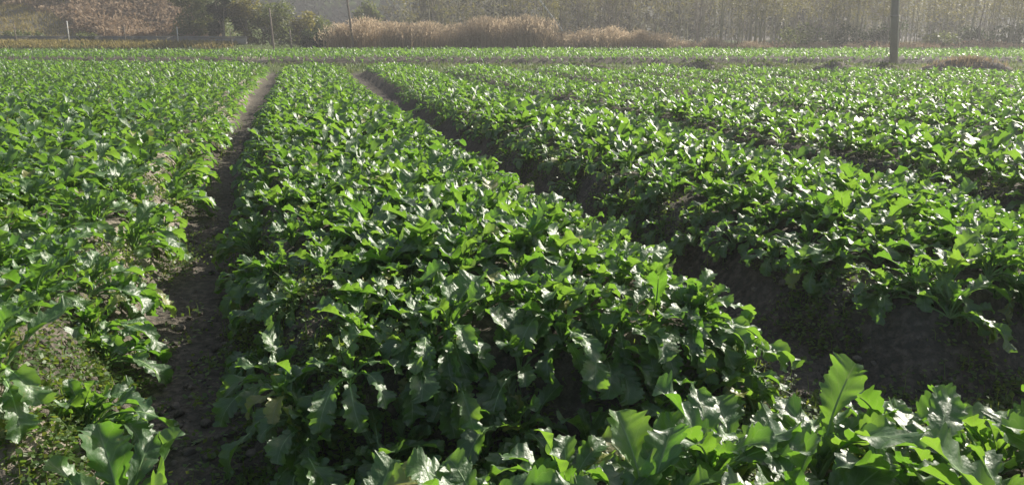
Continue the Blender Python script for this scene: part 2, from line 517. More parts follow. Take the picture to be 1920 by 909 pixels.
# planting positions
plants = []                  # x, y, z, bed, size, lean
q = Q_END + 0.10
rows_in_bed = 9
half = PER / 2 - 0.50
while q < 34:
    for bed in range(-9, 16):
        for k in range(-1 if bed == 1 and q < 18 else 0, rows_in_bed):
            off = -half + 2 * half * k / (rows_in_bed - 1)
            if bed == 0: off -= 0.10 * (1 - k / (rows_in_bed - 1))
            if bed == 1 and k >= 0: off = -half + 0.10 + (2 * half) * k / (rows_in_bed - 1)
            if bed > 1 and k >= 0: off *= 1.16
            if k < 0: off = -half - 0.08
            if bed == -1: off = -PER / 2 + .1 + (PER / 2 + half + .03) * k / (rows_in_bed - 1)
            if bed < -1: off = PER * ((k + .5) / rows_in_bed - .5)
            p = P0 + PER * (bed + 0.5) + off + random.uniform(-0.09, 0.09)
            qq = q + random.uniform(-0.12, 0.12) + (0.16 if k % 2 else 0)
            x, y = to_xy(p - wob(qq), qq)
            if y > field_back(x) - 0.2: continue
            if y < 0.4 or abs(x) > 0.66 * y + 1.5: continue
            if bed == 0 and qq < Q_END + 0.55 and p > 1.5: continue         # bare corner of the middle bed
            if bed == -1 and qq < 2.9 and p > -1.1: continue
            if bed == -1 and k == rows_in_bed - 1 and (4.25 < qq < 5.0 or (qq < 6.5 and vnoise(qq * 1.3, 2.2, 4) > 0.6)): continue   # crumbling edge with gaps
            if random.random() < 0.03: continue
            out = []
            if k <= 0 and bed >= 0: out.append(math.atan2(CA, -SA))
            if k == rows_in_bed - 1: out.append(math.atan2(-CA, SA))
            if qq < Q_END + 0.42: out += [math.atan2(-SA, -CA)] * 2
            place_ = "end" if qq < Q_END + 0.42 else ("low" if k <= 0 else ("high" if k == rows_in_bed - 1 else "inner"))
            plants.append((x, y, bed, (0.66 if k < 0 else 1.13 - 0.22 * min(1, abs(off / half)) ** 2 * (bed >= 0)), out, place_))
    q += 0.215
plants.sort(key=lambda a: a[0] ** 2 + a[1] ** 2)

def in_view(x, y, m=1.0):
    z = y * 0.966 + 1.1 * 0.2588
    return z > 0.5 and abs(x) / z < 0.637 * m + 0.12 / z * 1.2

BED_TXT = {
    (0, "end"): ("vegetable plant with drooping shaded leaves at the headland end of the middle bed", "plants at the end of the middle bed"),
    (0, "low"): ("vegetable plant in the edge row of the middle bed above the worn footpath furrow", "edge row of the middle bed on the footpath furrow"),
    (0, "high"): ("vegetable plant in the sunlit edge row of the middle bed above the deep shaded furrow", "edge row of the middle bed on the shaded furrow"),
    (0, "inner"): ("vegetable plant in the inner rows of the middle bed between the two bare furrows", "inner rows of the middle bed"),
    (-1, "end"): ("vegetable plant at the headland end of the bed with the crumbling soil bank", "end of the bed with the crumbling bank"),
    (-1, "high"): ("vegetable plant perched on the sunlit crumbling soil bank above the footpath furrow", "plants on the crumbling bank"),
    (-1, "inner"): ("vegetable plant in the inner rows of the bed behind the crumbling soil bank", "inner rows of the bed behind the crumbling bank"),
    (1, "end"): ("vegetable plant at the headland end of the bed across the deep shaded furrow", "end of the bed across the shaded furrow"),
    (1, "low"): ("vegetable plant with dark leaves hanging into the deep shaded furrow from its far bank", "plants on the far bank of the shaded furrow"),
    (1, "inner"): ("vegetable plant in the inner rows of the bed across the deep shaded furrow", "inner rows of the bed across the shaded furrow"),
    (1, "high"): ("vegetable plant in the edge row of the next bed, facing away from the shaded furrow", "outer edge row of the bed across the shaded furrow"),
    (2, "inner"): ("vegetable plant in the second bed beyond the deep shaded furrow", "second bed beyond the shaded furrow"),
    (-2, "inner"): ("vegetable plant in the second bed beyond the worn footpath furrow", "second bed beyond the footpath furrow"),
}
def add_plant(x, y, size, label, group, seed, n=None, rz=0.0, fixed=None, out=None, hang=0.55):
    close = math.hypot(x, y) < 4.2
    r = random.Random(seed)
    e = bpy.data.objects.new("vegetable_plant", None)
    e.empty_display_size = 0.1
    COL.objects.link(e)
    e.location = (x, y, float(ground_z(x, y)) - 0.008)
    e.rotation_euler = (0, 0, rz)
    tag(e, label, "vegetable plant", group)
    for (var, tilt, az, s) in (fixed or plant_leaves(r, size, out, n, hang)):
        o = bpy.data.objects.new("leaf", LEAF_BLADE[var] if close else LEAF_NEAR[var])
        COL.objects.link(o)
        if close:
            k_ = bpy.data.objects.new("stalk", LEAF_STALK[var])
            COL.objects.link(k_); k_.parent = o
        o.rotation_euler = (tilt, 0, az)
        o.scale = (s * (0.8 if fixed else 1), s, s)
        o.parent = e
    return e

# headland plants in front of the bed ends
head = [(-0.42, 1.86, .95), (-0.10, 1.92, 1.0), (0.16, 2.04, 1.1), (0.36, 1.84, 1.15), (0.58, 2.10, 1.2), (0.80, 1.90, 1.2), (0.96, 2.24, 1.22),
        (1.18, 2.04, 1.25), (1.28, 1.76, 1.2), (1.46, 2.20, 1.25), (1.60, 1.90, 1.2), (1.74, 2.20, 1.25), (0.74, 2.34, 1.0),
        (1.98, 1.98, 1.2), (1.06, 1.66, 1.1), (2.02, 2.32, 1.25), (1.22, 2.38, 1.05), (0.42, 2.26, .9), (0.0, 1.66, 1.0)]
for i, (x, y, s) in enumerate(head):
    add_plant(x, y + (.08 if x < .5 else 0), s * 1.3, "large-leaved sunlit vegetable plant on the headland across the bed ends",
              "vegetable plants on the headland", 900 + i)
add_plant(-1.10, 2.0, 1.0, "lone vegetable plant with upright lobed leaves beside the bare footpath furrow", None, 977, fixed=[
    (2, 0.02, 0.25, 1.5), (1, -0.3, 1.2, 1.25), (8, 0.2, 1.6, 1.0), (3, -0.15, -1.0, 1.2), (9, 0.1, 3.6, 1.0), (10, 0.25, -0.35, 1.0),
    (13, 0.0, 4.9, 1.0), (7, 0.2, -1.7, 1.1)])

n_near = 0
rest = []
for i in range(20):                    # drooping plants along the face of the bed end
    p = -0.12 + (i % 10) * 0.19 + random.uniform(-.05, .05); qq = Q_END - 0.03 + 0.2 * (i // 10) + random.uniform(-.06, .05)
    x, y = to_xy(p - wob(qq), qq)
    lab, grp = BED_TXT[(0, "end")]
    add_plant(x, y, 1.1, lab, grp, 7000 + i, out=[math.atan2(-SA, -CA)] * 3 + [math.atan2(-SA, -CA) - 0.9], hang=0.45)
for (x, y, bed, s, out, place_) in plants:
    sz = s * (1 - 0.24 * float(sstep(7, 18, y))) * (0.92 + 0.22 * vnoise(np.float64(x * 0.7), np.float64(y * 0.7), 15)) * random.uniform(0.86, 1.14)
    if n_near < 262 and abs(bed) < 3 and in_view(x, y):
        lab, grp = BED_TXT.get((bed, place_)) or BED_TXT[(bed, "inner")]
        add_plant(x, y, sz, lab, grp, 5000 + n_near, out=out)
        n_near += 1
    else:
        rest.append((x, y, sz, out))

def scatter_plants(name, pts, lods, label, seed, nleaf, sizemul=1.0):
    """one mesh for the plants past the limit; lods: list of (max_distance, leaf library)"""
    r = random.Random(seed)
    lists = {}
    zz = ground_z(np.array([p[0] for p in pts]), np.array([p[1] for p in pts]))
    for (x, y, s, out), z in zip(pts, zz):
        d = math.hypot(x, y)
        li = next(i for i, (m, _, _) in enumerate(lods) if d < m)
        nl = lods[li][2]
        for (var, tilt, az, sc_) in plant_leaves(r, s * sizemul, out, nl + r.randint(-1, 1)):
            
            lists.setdefault((li, var), []).append((x, y, z, tilt, az, sc_, r.random()))
    Vs, Fs, UVs, Rn = [], [], [], []
    off = 0
    for (li, var), L in lists.items():
        V, F, UV, _ = lods[li][1][var]
        a = np.array(L)
        ct, st = np.cos(a[:, 3]), np.sin(a[:, 3]); cz, sz = np.cos(a[:, 4]), np.sin(a[:, 4])
        X = V[None, :, 0] * a[:, 5:6]; Y0 = V[None, :, 1] * a[:, 5:6]; Z0 = V[None, :, 2] * a[:, 5:6]
        Y1 = Y0 * ct[:, None] - Z0 * st[:, None]; Z1 = Y0 * st[:, None] + Z0 * ct[:, None]
        X2 = X * cz[:, None] - Y1 * sz[:, None]; Y2 = X * sz[:, None] + Y1 * cz[:, None]
        W = np.stack([X2 + a[:, 0:1], Y2 + a[:, 1:2], Z1 + a[:, 2:3]], -1).reshape(-1, 3)
        nv = len(V)
        FF = (F[None] + (np.arange(len(a)) * nv)[:, None, None] + off).reshape(-1, 4)
        Vs.append(W); Fs.append(FF); UVs.append(np.tile(UV, (len(a), 1))); Rn.append(np.repeat(a[:, 6], nv))
        off += len(W)
    me = mesh_from(name, np.concatenate(Vs), np.concatenate(Fs), [M_LEAF], uv=np.concatenate(UVs), attrs={"rnd": np.concatenate(Rn)})
    tag(obj(name, me), label, "foliage", kind="stuff")

scatter_plants("crop_foliage", rest, [(9, LEAF_MID, 16), (13, LEAF_FAR, 13), (18, LEAF_TINY, 11), (99, LEAF_DOT, 9)],
               "dense leafy mass of vegetable plants filling the rest of the beds", 61, 10)

far_pts = []
y = 0
for row in range(34):
    for x in np.arange(-38, 42, 0.29):
        xx = x + random.uniform(-.1, .1)
        yy = float(far_front(xx)) + 0.2 + row * 0.37 + random.uniform(-.1, .1)
        if yy > FAR_BACK - 0.2 or abs(xx) > 0.68 * yy + 1: continue
        if (row % 9) == 8: continue
        if xx < -12 and yy > 42: continue
        far_pts.append((xx, yy, random.uniform(0.95, 1.2), None))
scatter_plants("far_crop_foliage", far_pts, [(99, LEAF_DOT, 6)],
               "strip of leafy crop beyond the grassy path before the reeds", 62, 8)

# ------------------------------------------------------------------ small leaves, blades: generic scatter meshes
def rand_quads(P, size_l, size_w, up=0.5, seed=0, stretch_dir=None):
    """diamond leaf quads at points P with random orientation. up: 0 random .. 1 lying flat"""
    g = np.random.default_rng(seed)
    n = len(P)
    az = g.uniform(0, 2 * pi, n); el = g.normal(0, 1, n) * (1 - up) * 0.9
    d = np.stack([np.cos(az) * np.cos(el), np.sin(az) * np.cos(el), np.sin(el)], 1)
    if stretch_dir is not None: d = d * (1 - stretch_dir[3]) + np.array(stretch_dir[:3]) * stretch_dir[3]
    d /= np.linalg.norm(d, axis=1, keepdims=True) + 1e-9
    rv = g.normal(0, 1, (n, 3)); rv[:, 2] += up * 3
    side = np.cross(d, rv); side /= np.linalg.norm(side, axis=1, keepdims=True) + 1e-9
    sl = np.asarray(size_l) * g.uniform(0.6, 1.3, n); sw = np.asarray(size_w) * g.uniform(0.7, 1.3, n)
    a = P; b = P + d * (sl * 0.5)[:, None] + side * sw[:, None] * 0.5
    c = P + d * sl[:, None]; e = P + d * (sl * 0.5)[:, None] - side * sw[:, None] * 0.5
    V = np.stack([a, b, c, e], 1).reshape(-1, 3)
    F = np.arange(4 * n).reshape(n, 4)
    return V, F, np.repeat(g.uniform(0, 1, n), 4)

def blades(P, h, w, lean=0.5, seed=0, ldir=None):
    """two-segment bent grass blades"""
    g = np.random.default_rng(seed)
    n = len(P)
    az = g.uniform(0, 2 * pi, n)
    hh = np.asarray(h) * g.uniform(0.55, 1.25, n); ww = np.asarray(w) * g.uniform(0.7, 1.3, n)
    dx, dy = np.cos(az), np.sin(az)
    ln = np.abs(g.normal(0, 1, n)) * lean
    sx, sy = -dy, dx
    sd_ = np.stack([sx, sy, 0 * sx], 1) * ww[:, None] * 0.5
    m = P + np.stack([dx * hh * ln * 0.25, dy * hh * ln * 0.25, hh * 0.58], 1)
    t = P + np.stack([dx * hh * ln * 0.9, dy * hh * ln * 0.9, hh * (1 - 0.28 * np.minimum(ln, 1.5))], 1)
    V = np.stack([P - sd_, P + sd_, m + sd_ * 0.8, m - sd_ * 0.8, t], 1).reshape(-1, 3)
    i = np.arange(n) * 5
    Q = np.stack([i, i + 1, i + 2, i + 3], 1); T = np.stack([i + 3, i + 2, i + 4], 1)
    return V, Q, T, np.repeat(g.uniform(0, 1, n), 5)

def merge(parts):
    """parts: list of (V, [faces...], rnd)"""
    Vs, Fs, Rs = [], [], []; o = 0
    for V, F, r_ in parts:
        Vs.append(V); Fs += [f + o for f in F]; Rs.append(r_); o += len(V)
    return np.concatenate(Vs), Fs, np.concatenate(Rs)

# weeds on the furrow edges
def build_weeds():
    n = 80000
    Y = 1.6 + (rng.uniform(0, 1, n) ** 1.6) * 12
    X = rng.uniform(-1, 1, n) * (0.70 * Y + 0.8)
    d = furrow_d(X, Y); p, q = to_pq(X, Y)
    den = 1.6 * np.exp(-((d - 0.33) / 0.14) ** 2) * sstep(0.42, 0.72, vnoise(X * 1.7, Y * 1.7, 101) + 0.15 * vnoise(X * 7, Y * 7, 103))
    den = den + 0.10 * sstep(0.5, 0.8, vnoise(X * 3, Y * 3, 109)) * (d < 0.3)
    den = den + 0.9 * np.exp(-(((X + 0.70) / 0.26) ** 2 + ((Y - 2.75) / 0.5) ** 2))
    den = den + 0.6 * np.exp(-(((X + 2.15) / 0.22) ** 2 + ((Y - 5.2) / 0.6) ** 2))
    den = den + 0.5 * np.exp(-(((X - 0.85) / 0.25) ** 2 + ((Y - 3.1) / 0.25) ** 2))
    den = den + 0.8 * (q < Q_END + 0.1) * (q > 2.0) * (X > -0.6) * vnoise(X * 4, Y * 4, 105)
    keep = rng.uniform(0, 1, n) < den * 0.75
    X, Y = X[keep], Y[keep]
    k = 7
    XX = np.repeat(X, k) + rng.normal(0, 0.022, len(X) * k); YY = np.repeat(Y, k) + rng.normal(0, 0.022, len(X) * k)
    hgt = np.repeat(0.03 + 0.09 * vnoise(X * 2.5, Y * 2.5, 107) ** 2, k) * rng.uniform(0.15, 1.0, len(XX))
    Pn = np.stack([XX, YY, ground_z(XX, YY) + hgt], 1)
    A = rand_quads(Pn, 0.024, 0.017, 0.55, 5)
    sel = rng.uniform(0, 1, len(X)) < 0.35
    B = blades(np.stack([X[sel], Y[sel], ground_z(X[sel], Y[sel]) - 0.005], 1), 0.11, 0.005, 0.6, 6)
    V, F, r_ = merge([(A[0], [A[1]], A[2]), (B[0], [B[1], B[2]], B[3])])
    me = mesh_from("weeds", V, F, [M_WEED], attrs={"rnd": r_}, smooth=False)
    tag(obj("weeds", me), "low clover-like weeds and grass along the furrow edges", "weeds", kind="stuff")
build_weeds()

def build_clods():
    n = 9000
    Y = 1.9 + rng.uniform(0, 1, n) ** 1.5 * 9; X = rng.uniform(-1, 1, n) * (0.68 * Y + 0.4)
    keep = furrow_d(X, Y) < 0.55
    X, Y = X[keep], Y[keep]
    n = len(X)
    ico = np.array([(0, 0, 1), (.89, 0, .45), (.28, .85, .45), (-.72, .53, .45), (-.72, -.53, .45), (.28, -.85, .45),
                    (.72, .53, -.45), (-.28, .85, -.45), (-.89, 0, -.45), (-.28, -.85, -.45), (.72, -.53, -.45), (0, 0, -1)])
    fi = np.array([(0,1,2),(0,2,3),(0,3,4),(0,4,5),(0,5,1),(1,6,2),(2,7,3),(3,8,4),(4,9,5),(5,10,1),(6,7,2),(7,8,3),(8,9,4),(9,10,5),(10,6,1),
                   (6,11,7),(7,11,8),(8,11,9),(9,11,10),(10,11,6)])
    s = 0.005 + 0.026 * rng.uniform(0, 1, n) ** 3.5
    V = ico[None] * (s[:, None, None] * rng.uniform(0.6, 1.25, (n, 12, 1))) * np.array([1, 1, 0.7])
    V = V + np.stack([X, Y, ground_z(X, Y) + s * 0.25], 1)[:, None]
    F = (fi[None] + (np.arange(n) * 12)[:, None, None]).reshape(-1, 3)
    me = mesh_from("soil_clods", V.reshape(-1, 3), F, [M_SOIL], smooth=False, attrs={"dry": np.repeat(rng.uniform(0, .55, n), 12)})
    tag(obj("soil_clods", me), "small dry clods of earth lying in the furrows", "soil clods", kind="stuff")
build_clods()

def build_path_grass():
    n = 90000
    X = rng.uniform(-32, 32, n); Y = rng.uniform(19, 52, n)
    k = ((Y > field_back(X) + 0.1) & (Y < far_front(X) + 0.1)) | (Y > FAR_BACK - 0.3) | ((X < -12) & (Y > 42))
    k &= (np.abs(X) < 0.68 * Y + 1) & (rng.uniform(0, 1, n) < 0.35 + 0.65 * vnoise(X * 0.7, Y * 0.7, 121))
    X, Y = X[k], Y[k]
    V, Q, T, r_ = blades(np.stack([X, Y, ground_z(X, Y) - 0.02], 1), 0.16, 0.04, 0.6, 8)
    tag(obj("meadow_grass", mesh_from("meadow_grass", V, [Q, T], [M_GRASS], attrs={"rnd": r_}, smooth=False)),
        "short grass on the path and verge round the far crop", "grass", kind="stuff")
build_path_grass()

# ------------------------------------------------------------------ poles, posts, wall
def tube_data(pts, radii, sides=8, cap=True):
    pts = np.asarray(pts, float)
    V = []; F = []; caps = []
    n = len(pts)
    for i in range(n):
        t = pts[min(i + 1, n - 1)] - pts[max(i - 1, 0)]
        t /= np.linalg.norm(t) + 1e-9
        a = np.cross(t, (0.31, 0.87, 0.11) if abs(t[2]) > 0.6 else (0, 0, 1.0)); a /= np.linalg.norm(a)
        b_ = np.cross(t, a)
        for k in range(sides):
            an = 2 * pi * k / sides
            V.append(pts[i] + radii[i] * (cos(an) * a + sin(an) * b_))
    for i in range(n - 1):
        for k in range(sides):
            F.append((i * sides + k, i * sides + (k + 1) % sides, (i + 1) * sides + (k + 1) % sides, (i + 1) * sides + k))
    V = np.array(V); F = np.array(F)
    if cap:
        c0 = len(V)
        V = np.concatenate([V, pts[:1], pts[-1:]])
        T = [(c0, (k + 1) % sides, k) for k in range(sides)] + [(c0 + 1, (n - 1) * sides + k, (n - 1) * sides + (k + 1) % sides) for k in range(sides)]
        return V, [F, np.array(T)]
    return V, [F]

def gz(x, y): return float(ground_z(np.float64(x), np.float64(y)))

def empty(name, x, y, z=None, rz=0):
    e = bpy.data.objects.new(name, None)
    COL.objects.link(e)
    e.location = (x, y, gz(x, y) if z is None else z)
    e.rotation_euler = (0, 0, rz)
    e.empty_display_size = 0.2
    return e

def tube_obj(name, pts, radii, mat, parent=None, sides=8):
    V, F = tube_data(pts, radii, sides)
    return obj(name, mesh_from(name, V, F, [mat]), parent)

# concrete utility pole standing among the earth heaps
px_, py_ = 12.5, 26.9
e = empty("utility_pole", px_, py_, gz(px_, py_) - 0.1)
e.rotation_euler = (0, R(-5.2), 0)
tag(e, "dark round concrete utility pole standing between the earth heaps", "utility pole")
tube_obj("shaft", [(0, 0, 0), (0, 0, 3), (0, 0, 6), (0, 0, 9)], [0.116, 0.108, 0.096, 0.084], M_CONCRETE, e, 20)
tube_obj("conduit", [(0.135, 0.0, 0.1), (0.130, 0, 3), (0.124, 0, 6), (0.113, 0, 8.4)], [0.016] * 4, M_PALE, e, 8)
for zb in (1.9, 4.4, 6.9):
    V, F = tube_data([(0, 0, zb - .025), (0, 0, zb + .025)], [0.126, 0.126], 20)
    obj("clamp_band", mesh_from("clamp_band", V, F, [M_CONCRETE]), e)
tube_obj("crossarm", [(-0.7, 0, 8.6), (0.7, 0, 8.6)], [0.05, 0.05], M_CONCRETE, e, 6)

def pole(name, x, y, h, r, lean, label, mat=M_POLEWOOD, cat="pole"):
    z0 = gz(x, y) - 0.15
    pts = [(x + lean * t, y, z0 + h * t) for t in (0, .33, .66, 1)]
    o = tube_obj(name, pts, [r, r * .95, r * .88, r * .82], mat, None, 10)
    tag(o, label, cat)
pole("wooden_pole", -9.0, 47.3, 7.0, 0.062, -0.66, "tall thin leaning wooden pole in front of the pinkish reeds", cat="pole")
pole("wooden_post", -13.4, 46.6, 2.75, 0.055, -0.12, "bare wooden post with snapped top beside the dark evergreen tree")
pole("short_post", -13.0, 48.8, 1.45, 0.045, -0.05, "short grey post standing between shrubs near the reeds")
pole("leaning_trunk", 4.15, 52.0, 4.6, 0.06, -3.6, "pale dead bamboo stem leaning steeply over the dry reeds", M_PALE, "stem")

# low wall
def build_wall():
    a = np.array([-37.0, 52.6]); b = np.array([-16.4, 51.2])
    e = empty("field_wall", *a)
    tag(e, "long low concrete wall along the foot of the grassy slope", "wall")
    e.location = (0, 0, 0)
    n = 9
    for i in range(n):
        p0 = a + (b - a) * (i + 0.004) / n; p1 = a + (b - a) * (i + 0.996) / n
        t = (b - a) / np.linalg.norm(b - a); nn = np.array([-t[1], t[0]]) * 0.11
        for nm, z0, z1, w in (("wall_panel", -0.2, 0.34, 1.0), ("coping", 0.342, 0.40, 1.5)):
            V = []
            for (pt, s) in ((p0, -1), (p1, -1), (p1, 1), (p0, 1)):
                V.append((*(pt + nn * s * w), gz(*((p0 + p1) / 2)) * 0.3 + 0.47 + z0))
            V = V + [(v[0], v[1], v[2] - z0 + z1) for v in V]
            F = np.array([(3, 2, 1, 0), (4, 5, 6, 7), (0, 1, 5, 4), (1, 2, 6, 5), (2, 3, 7, 6), (3, 0, 4, 7)])
            obj(nm, mesh_from(nm, np.array(V), F, [M_CONCRETE], smooth=False), e)
build_wall()

# wire fence posts in front of the wall
fe = empty("wire_fence", -34, 50.5, 0)
fe.location = (0, 0, 0)
tag(fe, "thin post and wire fence standing before the low concrete wall", "fence")
prev = None
for i, (x, h) in enumerate([(-33.6, 1.0), (-30.2, 1.15), (-27.0, 1.35), (-23.6, 1.0), (-20.4, 1.0), (-17.2, .95)]):
    y = 50.4 + 0.05 * i
    z0 = gz(x, y)
    tube_obj("post", [(x, y, z0 - .1), (x + .02, y, z0 + h)], [0.035, 0.03], M_PALE if i % 2 == 0 else M_POLEWOOD, fe, 6)
    if prev:
        for f in (0.55, 0.9):
            tube_obj("wire", [(prev[0], prev[1] - .03, prev[2] + f), ((x + prev[0]) / 2, y - .03, (z0 + prev[2]) / 2 + f - .05), (x, y - .03, z0 + f)], [0.006] * 3, M_POLEWOOD, fe, 4)
    prev = (x, y, z0)
for i, (x0, y0, x1, y1) in enumerate([(-36.2, 58.0, -32.6, 57.0), (-35.6, 57.4, -33.4, 56.6)]):
    o = tube_obj("irrigation_pipe", [(x0, y0, gz(x0, y0) + .10), (x1, y1, gz(x1, y1) + .10)], [0.045, 0.045], M_PALE, None, 8)
    tag(o, ["longer", "shorter"][i] + " pale pipe lying across the yellow grassy slope", "pipe", "pipes on the slope")
rl = empty("hand_rail", -17.5, 49.4)
tag(rl, "short pale rail on two legs before the shrubs", "rail")
tube_obj("bar", [(-.55, 0, .52), (.95, 0, .55)], [.025, .025], M_POLEWOOD, rl, 6)
for xx in (-.45, .8): tube_obj("leg", [(xx, 0, -.1), (xx, 0, .52)], [.022, .022], M_POLEWOOD, rl, 6)

# earth heaps
def heap(x, y, rx, ry, h, seed, label, grassy):
    g = np.random.default_rng(seed)
    nr, na = 12, 28
    V = [(0, 0, h)]
    for i in range(1, nr + 1):
        f = i / nr
        for k in range(na):
            an = 2 * pi * k / na
            jx = 1 + 0.18 * sin(2 * an + seed) + 0.12 * sin(5 * an + seed * 2)
            xx, yy = rx * f * cos(an) * jx, ry * f * sin(an) * jx
            zz = h * (1 - f * f) ** 1.2 * (1 + 0.3 * float(fbm(np.float64(xx * 2.5 + seed), np.float64(yy * 2.5), 3, seed)))
            V.append((xx, yy, zz - 0.06 * f))
    F = []; T = [(0, 1 + k, 1 + (k + 1) % na) for k in range(na)]
    for i in range(nr - 1):
        for k in range(na):
            a = 1 + i * na + k; b_ = 1 + i * na + (k + 1) % na
            F.append((a, a + na, b_ + na, b_))
    V = np.array(V); V += g.normal(0, 0.012, V.shape)
    e = empty("earth_heap", x, y, gz(x, y) - 0.02)
    tag(e, label, "earth heap", "earth heaps on the path")
    obj("mound", mesh_from("mound", V, [np.array(F), np.array(T)], [M_HEAP]), e)
    n = 900 if grassy else 600
    idx = g.integers(0, len(V), n)
    P = V[idx] + g.normal(0, 0.05, (n, 3)) * np.array([1, 1, 0.1]) - np.array([0, 0, 0.03])
    Vb, Q, T2, r_ = blades(P, 0.20 if grassy else 0.13, 0.025, 1.0, seed)
    tag(obj("grass_tuft", mesh_from("grass_tuft", Vb, [Q, T2], [M_DRY if grassy else M_GRASS], attrs={"rnd": r_}, smooth=False), e), kind="stuff")
heap(14.6, 26.3, 1.7, 0.9, 0.48, 3, "largest earth heap, overgrown with straw, beside the concrete utility pole", True)
heap(12.0, 26.5, 1.0, 0.7, 0.28, 4, "low shaded earth heap touching the foot of the utility pole", False)
heap(10.5, 26.7, 1.15, 0.7, 0.38, 5, "grey earth heap next to the shaded one at the pole", False)
heap(8.2, 27.0, 1.1, 0.6, 0.32, 6, "low grey earth heap, third along from the utility pole", False)
heap(6.3, 27.3, 1.1, 0.6, 0.28, 7, "low grey earth heap, fourth along from the utility pole", False)
heap(2.2, 28.0, 1.6, 0.6, 0.25, 8, "flattest earth heap, farthest along from the utility pole", False)

# ------------------------------------------------------------------ reeds
def reed_meshes(seed, h, w):
    g = np.random.default_rng(seed)
    n = 420
    P = np.stack([g.normal(0, w * 0.42, n), g.normal(0, 0.5, n), np.full(n, -0.05)], 1)
    V, Q, T, r_ = blades(P, h * 0.82, 0.035, 0.30, seed)
    st = mesh_from("stalks", V, [Q, T], [M_DRY], attrs={"rnd": r_}, smooth=False)
    m = 240
    X = g.normal(0, w * 0.45, m); Yp = g.normal(0, 0.5, m)
    hh = h * g.uniform(0.62, 1.1, m) * (1 - 0.18 * (X / w) ** 2)
    k = 9
    dx = g.normal(0, 0.12, m)
    f = np.tile(np.linspace(0, 1, k), m)
    PP = np.stack([np.repeat(X, k) + np.repeat(dx, k) * f, np.repeat(Yp, k), np.repeat(hh, k) - 0.42 + 0.42 * f], 1) + g.normal(0, 0.025, (m * k, 3))
    V2, F2, r2 = rand_quads(PP, 0.16, 0.035, 0.2, seed + 1, (0.15, 0, 1, 0.6))
    pl = mesh_from("plumes", V2, F2, [M_PLUME], attrs={"rnd": r2}, smooth=False)
    return st, pl
REED = [reed_meshes(40 + i, h, w) for i, (h, w) in enumerate([(1.75, 1.0), (1.5, 1.1), (1.9, 0.9), (1.2, 1.0)])]
reed_spots = [(px, yy, k) for px, yy, k in [
    (650, 48.6, 1), (690, 48.8, 0), (728, 48.4, 2), (760, 48.9, 0), (795, 48.5, 1), (830, 48.8, 3), (862, 48.4, 0), (893, 48.7, 2), (922, 48.4, 2),
    (952, 48.8, 0), (985, 48.5, 2), (1012, 48.8, 0), (1062, 48.5, 3), (1098, 48.8, 3), (1140, 48.5, 1), (1172, 48.8, 3), (1205, 48.5, 1), (1238, 48.8, 3),
    (1275, 48.7, 3), (1330, 49.2, 3), (1405, 48.8, 3), (1530, 49, 3), (1590, 48.8, 3), (708, 50.6, 1), (810, 50.6, 0), (905, 50.4, 2), (1000, 50.6, 1), (1160, 50.6, 1)]]
for i, (px, yy, k) in enumerate(reed_spots):
    x = (px - 960) / FPX * yy * 0.98 + random.uniform(-.2, .2)
    tall = px < 1040
    low = 0.62 if px > 1260 else 1.0
    e = empty("reed_clump", x, yy, None, random.choice([0, pi]))
    s = random.uniform(0.75, 1.15) * low
    e.scale = (s * 1.1, s, s * random.uniform(.8, 1.05))
    tag(e, "tall pinkish plumed reed clump in the row behind the far crop" if tall else "short straw-coloured reed clump beside the bamboo stems",
        "reeds", "tall pinkish reeds" if tall else "short dry reeds")
    for nm, me in zip(("stalks", "plumes"), REED[k]):
        o = obj(nm, me, e); o["kind"] = "stuff"

# ------------------------------------------------------------------ bamboo and bare trees
def bamboo_meshes(seed, h, leafy):
    r = random.Random(seed); g = np.random.default_rng(seed)
    bx, by = r.uniform(-.35, .35), r.uniform(-.2, .2)
    N = 10
    pts = [(bx * (t / N) ** 2, by * (t / N) ** 2, h * t / N) for t in range(N + 1)]
    V, F = tube_data(pts, [0.036 * (1 - 0.75 * t / N) for t in range(N + 1)], 6)
    culm = mesh_from("culm", V, F, [M_CULM])
    parts = []; PP = []
    nb = int(h * 5 * leafy) + 8
    for k in range(nb):
        t = r.uniform(0.22, 1.0) ** 0.8
        z = h * t; c = np.array([bx * t * t, by * t * t, z])
        an = r.uniform(0, 2 * pi); ln = r.uniform(0.35, 0.95) * (1.1 - 0.4 * t)
        up = r.uniform(0.15, 0.75)
        tip = c + np.array([cos(an) * ln, sin(an) * ln, ln * up])
        Vb, Fb = tube_data([c, (c + tip) / 2 + np.array([0, 0, .05]), tip], [.009, .007, .003], 3, False)
        parts.append((Vb, Fb, np.full(len(Vb), 0.5)))
        nl = int(24 * min(1.0, leafy) * (0.1 + 0.9 * t))
        f = g.uniform(0.35, 1.05, nl)
        PP.append(c[None] + (tip - c)[None] * f[:, None] + g.normal(0, 0.12, (nl, 3)))
    Vt, Ft, rt = merge(parts)
    tw = mesh_from("twigs", Vt, Ft, [M_CULM], attrs={"rnd": rt}, smooth=False)
    V2, F2, r2 = rand_quads(np.concatenate(PP), 0.24, 0.05, 0.25, seed, (0, 0, -1, 0.25))
    fo = mesh_from("foliage", V2, F2, [M_BAMBOO], attrs={"rnd": r2}, smooth=False)
    return culm, tw, fo
BAMBOO = [bamboo_meshes(200 + i, random.uniform(6.0, 8.5), lf) for i, lf in enumerate([0.5, 0.9, 0.25, 1.3, 0.6, 0.35])]

